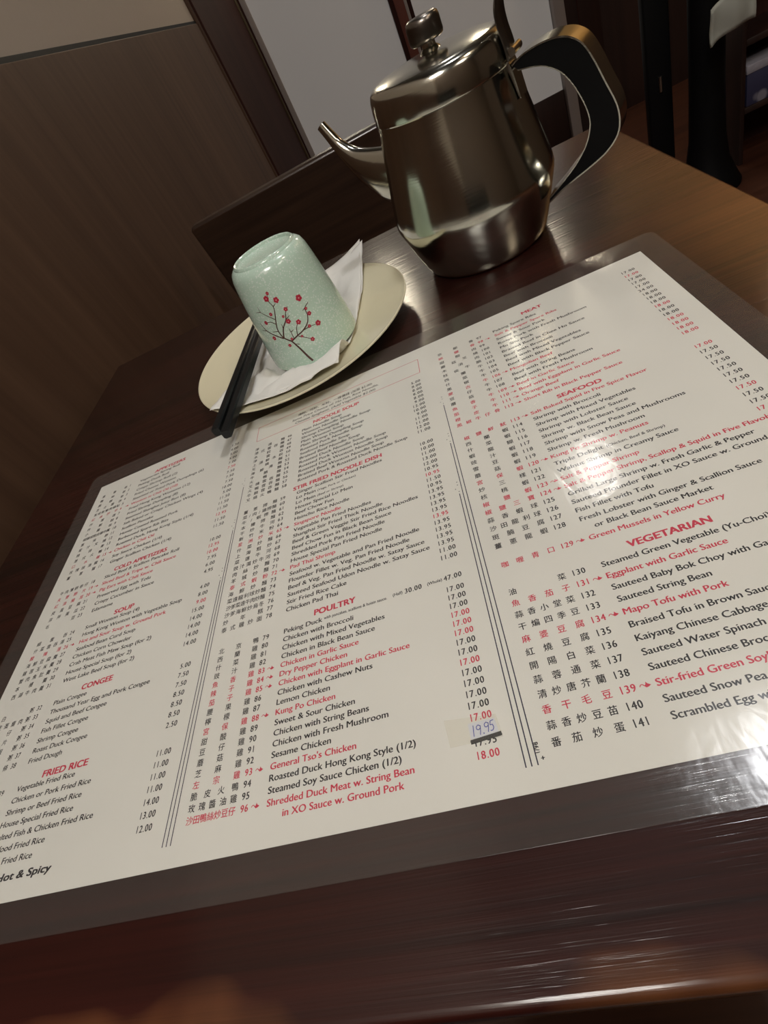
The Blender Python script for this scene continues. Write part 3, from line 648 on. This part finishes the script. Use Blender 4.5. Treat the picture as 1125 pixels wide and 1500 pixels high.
# ------------------------------------------------------------------ cup (upside down)
CX, CY, CH0 = 202.2, 65.6, 8.4
cup = empty('tea_cup', (CX, CY, CH0), 0, 'pale green speckled tea cup with a red plum branch, standing upside down', 'cup')
prof = [(35.0, .6), (35.8, 0), (36.6, .4), (36.9, 2), (36.7, 8), (36.0, 18), (34.6, 34), (32.9, 50), (31.4, 62), (30.2, 69), (28.6, 72.8), (26.2, 74.8), (25.0, 75.3), (24.6, 76.4), (23.6, 77.2), (22.6, 76.6), (22.0, 75.0), (19, 73.8), (0, 73.2)]
inner = [(0, 68), (24, 68), (27, 64), (30, 50), (32.4, 30), (34.2, 10), (34.8, 2), (35.0, .6)]
MB().lathe(inner[:-1]+prof, 80).build('bowl', m_cup, cup)
def cup_r(z):
    for (r0, z0), (r1, z1) in zip(prof[3:], prof[4:]):
        if z0 <= z <= z1: return r0+(r1-r0)*(z-z0)/(z1-z0)
    return 36
def on_cup(a, z, off=.12):
    z -= CH0; r_ = cup_r(z)+off; a = math.radians(a); return Vector((r_*math.cos(a), r_*math.sin(a), z))
BR = [[(-87.6, 10.5), (-90.6, 15.6), (-93.1, 21.0), (-95.9, 26.3), (-99.1, 31.0)], [(-99.1, 31.0), (-106.3, 35.2), (-108.7, 40.9), (-106.5, 46.1), (-100.7, 53.5), (-98.4, 58.0), (-100.6, 62.6), (-97.4, 67.6)], [(-106.8, 34.8), (-116.5, 38.8), (-125.4, 43.0), (-129.5, 47.5), (-130.3, 49.3)], [(-125.4, 43.0), (-133.9, 43.6)], [(-104.4, 49.5), (-113.6, 54.0), (-119.4, 57.1), (-120.3, 61.1)], [(-119.4, 57.1), (-128.1, 57.4)], [(-98.4, 58.0), (-93.5, 59.4)], [(-106.3, 35.2), (-100.7, 41.6), (-92.3, 46.5), (-88.6, 50.7), (-82.7, 54.1)], [(-92.3, 46.5), (-85.8, 48.2)], [(-100.7, 41.6), (-100.1, 44.9)], [(-99.1, 31.0), (-89.2, 33.1), (-80.1, 34.6), (-71.4, 37.6), (-66.8, 42.1), (-65.2, 47.1), (-58.0, 49.0)], [(-66.8, 42.1), (-61.6, 42.8)], [(-65.2, 47.1), (-69.2, 46.4)], [(-88.4, 32.4), (-81.1, 28.9), (-75.9, 25.7)], [(-80.1, 34.6), (-70.9, 34.4), (-60.8, 33.1)], [(-94.7, 32.3), (-94.3, 37.5), (-94.2, 40.1)], [(-93.7, 37.4), (-89.9, 38.1)], [(-89.2, 33.1), (-85.4, 38.6), (-80.1, 41.3)], [(-92.3, 26.8), (-97.0, 28.3)], [(-108.7, 40.9), (-117.1, 41.5)], [(-106.5, 46.1), (-112.4, 48.7), (-119.7, 49.0)]]
FLW = [(-101.8, 64.5, 2.2), (-90.8, 61.2, 2.2), (-65.4, 55.0, 2.4), (-86.0, 53.0, 1.6), (-106.6, 53.8, 1.4), (-119.7, 49.0, 1.6), (-93.2, 49.3, 1.1), (-90.5, 44.9, 1.9), (-80.1, 41.3, 1.9), (-63.8, 42.4, 1.6), (-60.5, 33.3, 2.1), (-119.7, 36.7, 1.7), (-75.8, 25.8, 1.6), (-104.1, 28.6, 1.3), (-97.5, 32.6, 1.1), (-84.9, 31.3, 1.0), (-96.9, 67.5, 1.3), (-64.3, 46.4, 1.1), (-71.3, 34.9, 1.3)]
m = MB()
for bi, br in enumerate(BR):
    pts = catmull([(a, z, 0) for a, z in br], 4) if len(br) > 2 else [Vector((*p, 0)) for p in br]
    w0, w1 = (1.7, 1.1) if bi == 0 else (1.05, .45) if len(br) > 4 else (.65, .3)
    K = math.radians(1)*35
    for i in range(len(pts)-1):
        a, b_ = pts[i], pts[i+1]; d = Vector(((b_.x-a.x)*K, b_.y-a.y, 0))
        if d.length < 1e-4: continue
        d.normalize(); nn = Vector((-d.y/K, d.x, 0))
        wa = w0+(w1-w0)*i/(len(pts)-1); wb = w0+(w1-w0)*(i+1)/(len(pts)-1)
        m.poly([on_cup(*(a+nn*wa/2).xy), on_cup(*(a-nn*wa/2).xy), on_cup(*(b_-nn*wb/2).xy), on_cup(*(b_+nn*wb/2).xy)])
m.build('branch_print', m_branch, cup, smooth=False)['kind'] = 'stuff'
K = math.radians(1)*35
for a, z, r_ in FLW:
    m = MB(); ph = random.uniform(0, 1.2)
    for p_ in range(5):
        t = ph+p_*2*math.pi/5; pcx, pcz = .55*r_*math.cos(t), .55*r_*math.sin(t)
        m.poly([on_cup(a+(pcx+.46*r_*math.cos(q*math.pi/5))/K, z+pcz+.46*r_*math.sin(q*math.pi/5), .18+.01*p_) for q in range(10)])
    o = m.build('flower_print', m_petal, cup, smooth=False)
    m = MB(); m.poly([on_cup(a+.24*r_*math.cos(q*math.pi/4)/K, z+.24*r_*math.sin(q*math.pi/4), .27) for q in range(8)])
    m.build('flower_centre', m_petal_c, o, smooth=False)

# ------------------------------------------------------------------ chopsticks
def chopstick(ax, ay, bx_, by, z, lab):
    a = Vector((ax, ay, 0)); b_ = Vector((bx_, by, 0)); d = (b_-a).normalized(); b_ = a+d*232
    e = empty('chopstick', (ax, ay, z), math.atan2(d.y, d.x), lab, 'chopstick', 'black chopsticks beside the cup')
    mb = MB(); secs = [(0, 3.0), (1, 3.4), (150, 2.9), (228, 2.0), (232, 1.4)]; rings = []
    for x, r_ in secs:
        c_ = r_*.35
        rings.append([mb.b.verts.new((x, yy, zz)) for yy, zz in ((r_, -r_+c_), (r_, r_-c_), (r_-c_, r_), (-r_+c_, r_), (-r_, r_-c_), (-r_, -r_+c_), (-r_+c_, -r_), (r_-c_, -r_))])
    for A, B_ in zip(rings, rings[1:]):
        for i in range(8): mb.b.faces.new([A[i], A[(i+1) % 8], B_[(i+1) % 8], B_[i]])
    mb.b.faces.new(rings[0][::-1]); mb.b.faces.new(rings[-1])
    mb.build('stick', m_chop, e, ang=30)
chopstick(133, -29, 145, 122, 19.0, 'left one of two black square chopsticks resting across the plate rim')
chopstick(142.5, -38, 153.0, 100, 19.2, 'right one of two black square chopsticks, the one nearer the cup')

# ------------------------------------------------------------------ teapot
pot = empty('teapot', (355.3, 114, 0), math.radians(-31), 'stainless steel teapot with a black sided handle standing behind the menu', 'teapot')
body = [(0, .6), (40, .6), (44, 0), (46.8, .8), (48.2, 3), (50.8, 9), (55, 21), (58.9, 33), (60.6, 38.5), (61.3, 42), (61.2, 45.5), (60.2, 52), (57.4, 66), (54.4, 80), (51.4, 94), (49.2, 104), (48.2, 110.6), (47.4, 110.9), (47.2, 108)]
MB().lathe(body, 128).build('body', m_steel, pot, ang=50)
lid = MB().lathe([(45.5, 107), (48.4, 108.8), (49.0, 109.2), (49.2, 110), (48.6, 117), (47.6, 123), (46.4, 126.2), (44.2, 128.0), (40, 129.2), (28, 131), (14, 132.2), (6, 132.4), (0, 132.4)], 128).build('lid', m_steel, pot, ang=50)
MB().lathe([(7.5, 132), (6.5, 133.2), (4.6, 134.6), (4.4, 138.5), (6, 139.4)], 32).build('knob_stem', m_steel, lid)
MB().lathe([(0, 137.2), (9.8, 137.4), (11, 138.2), (11.4, 140), (11.2, 147), (10.6, 149.4), (9.0, 150.6), (3, 151.0), (0, 151.0)], 48).build('knob', m_steel_dark, lid, ang=50)
# spout (local -x)
sp_pts = [(-103.5, 120.3), (-99.8, 112.5), (-95.2, 103.2), (-88, 93), (-78.5, 84), (-66, 75.5), (-51, 68)]
sp_r = [(3.9, 3.9), (4.3, 4.3), (5.0, 5.4), (6.2, 8.4), (8.0, 13.2), (10.2, 18.5), (12, 23)]
cp = catmull([(a, 0, b_) for a, b_ in sp_pts], 5); cr = catmull([(a, b_, 0) for a, b_ in sp_r], 5)
MB().tube(cp, [(v.x, v.y) for v in cr], 32, True).build('spout', m_steel, pot, ang=50)
tipd = (cp[0]-cp[1]).normalized()
MB().tube([cp[0]-tipd*.4, cp[0]+tipd*.25], [3.1, 3.1], 24).build('spout_mouth', m_black, pot)
# handle (local +x)
outer = [(53.0, 108.0), (58.7, 110.6), (66, 112.2), (74, 112.8), (82.0, 112.0), (88.5, 109.6), (94.4, 104.3), (99.1, 95.1), (103.6, 83.1), (108.4, 70.3), (109.4, 61.5), (107.4, 53.6), (100.4, 46.2), (90.4, 40.6), (77.6, 34.8), (68.6, 30.4), (59.0, 24.6)]
inn = [(59.6, 26.6), (66.4, 31.2), (73.7, 37), (82.0, 44.2), (89.0, 52.8), (92.8, 62.0), (93.0, 69.4), (90.2, 79.4), (85.1, 90.2), (78.9, 97.7), (69.2, 103.2), (55.6, 105.6)]
oc = [v for v in catmull([(a, b_, 0) for a, b_ in outer], 4)]; ic = [v for v in catmull([(a, b_, 0) for a, b_ in inn], 4)]
loop = [(v.x, v.y) for v in oc]+[(v.x, v.y) for v in ic]
MB().prism(loop, -9.4, 9.4).build('handle', m_black, pot, ang=60)
def ribbon(path, w_, th):
    m = MB(); n_ = len(path); rows_ = []
    for i, p in enumerate(path):
        a = path[max(i-1, 0)]; b_ = path[min(i+1, n_-1)]; t = Vector((b_[0]-a[0], b_[1]-a[1])).normalized(); nn = Vector((-t.y, t.x))
        p0 = Vector(p)+nn*0.05; p1 = Vector(p)+nn*th
        rows_.append([m.b.verts.new((p0.x, -w_, p0.y)), m.b.verts.new((p0.x, w_, p0.y)), m.b.verts.new((p1.x, w_, p1.y)), m.b.verts.new((p1.x, -w_, p1.y))])
    for A, B_ in zip(rows_, rows_[1:]):
        for i in range(4): m.b.faces.new([A[i], A[(i+1) % 4], B_[(i+1) % 4], B_[i]])
    m.b.faces.new(rows_[0]); m.b.faces.new(rows_[-1][::-1]); return m
ribbon([(v.x, v.y) for v in oc], 10.0, .9).build('steel_band', m_steel, pot, ang=50)
ribbon([(v.x, v.y) for v in ic], 10.0, .7).build('steel_band', m_steel, pot, ang=50)
# hinge: plate on the body, barrel, curved thumb tab on the lid
MB().prism([(47.5, 108), (49.6, 103), (52.4, 90), (53.4, 90), (51.8, 104), (50, 111), (49, 111)], -7, 7).build('hinge_plate', m_steel, pot)
m = MB(); b2 = bmesh.new(); bmesh.ops.create_cone(b2, cap_ends=True, segments=20, radius1=2.6, radius2=2.6, depth=15)
m.merge(b2, Matrix.Translation((53.2, 0, 114.6)) @ Matrix.Rotation(math.pi/2, 4, 'X')); m.build('hinge_barrel', m_steel, pot)
tabp = catmull([(50.3, 0, 111), (49.6, 0, 119), (48.3, 0, 127), (48.0, 0, 134), (49.0, 0, 140), (51.5, 0, 147)], 5)
m = MB(); rr = []
for i, p in enumerate(tabp):
    w_ = 9 if i < 15 else 9*math.cos((i-15)/11*1.15)
    rr.append([m.b.verts.new((p.x, s*w_, p.z+dz)) for s, dz in ((-1, 0), (1, 0))])
for A, B_ in zip(rr, rr[1:]): m.b.faces.new([A[0], A[1], B_[1], B_[0]])
o = m.build('thumb_tab', m_steel_dark, lid, ang=60); md = o.modifiers.new('solid', 'SOLIDIFY'); md.thickness = .001
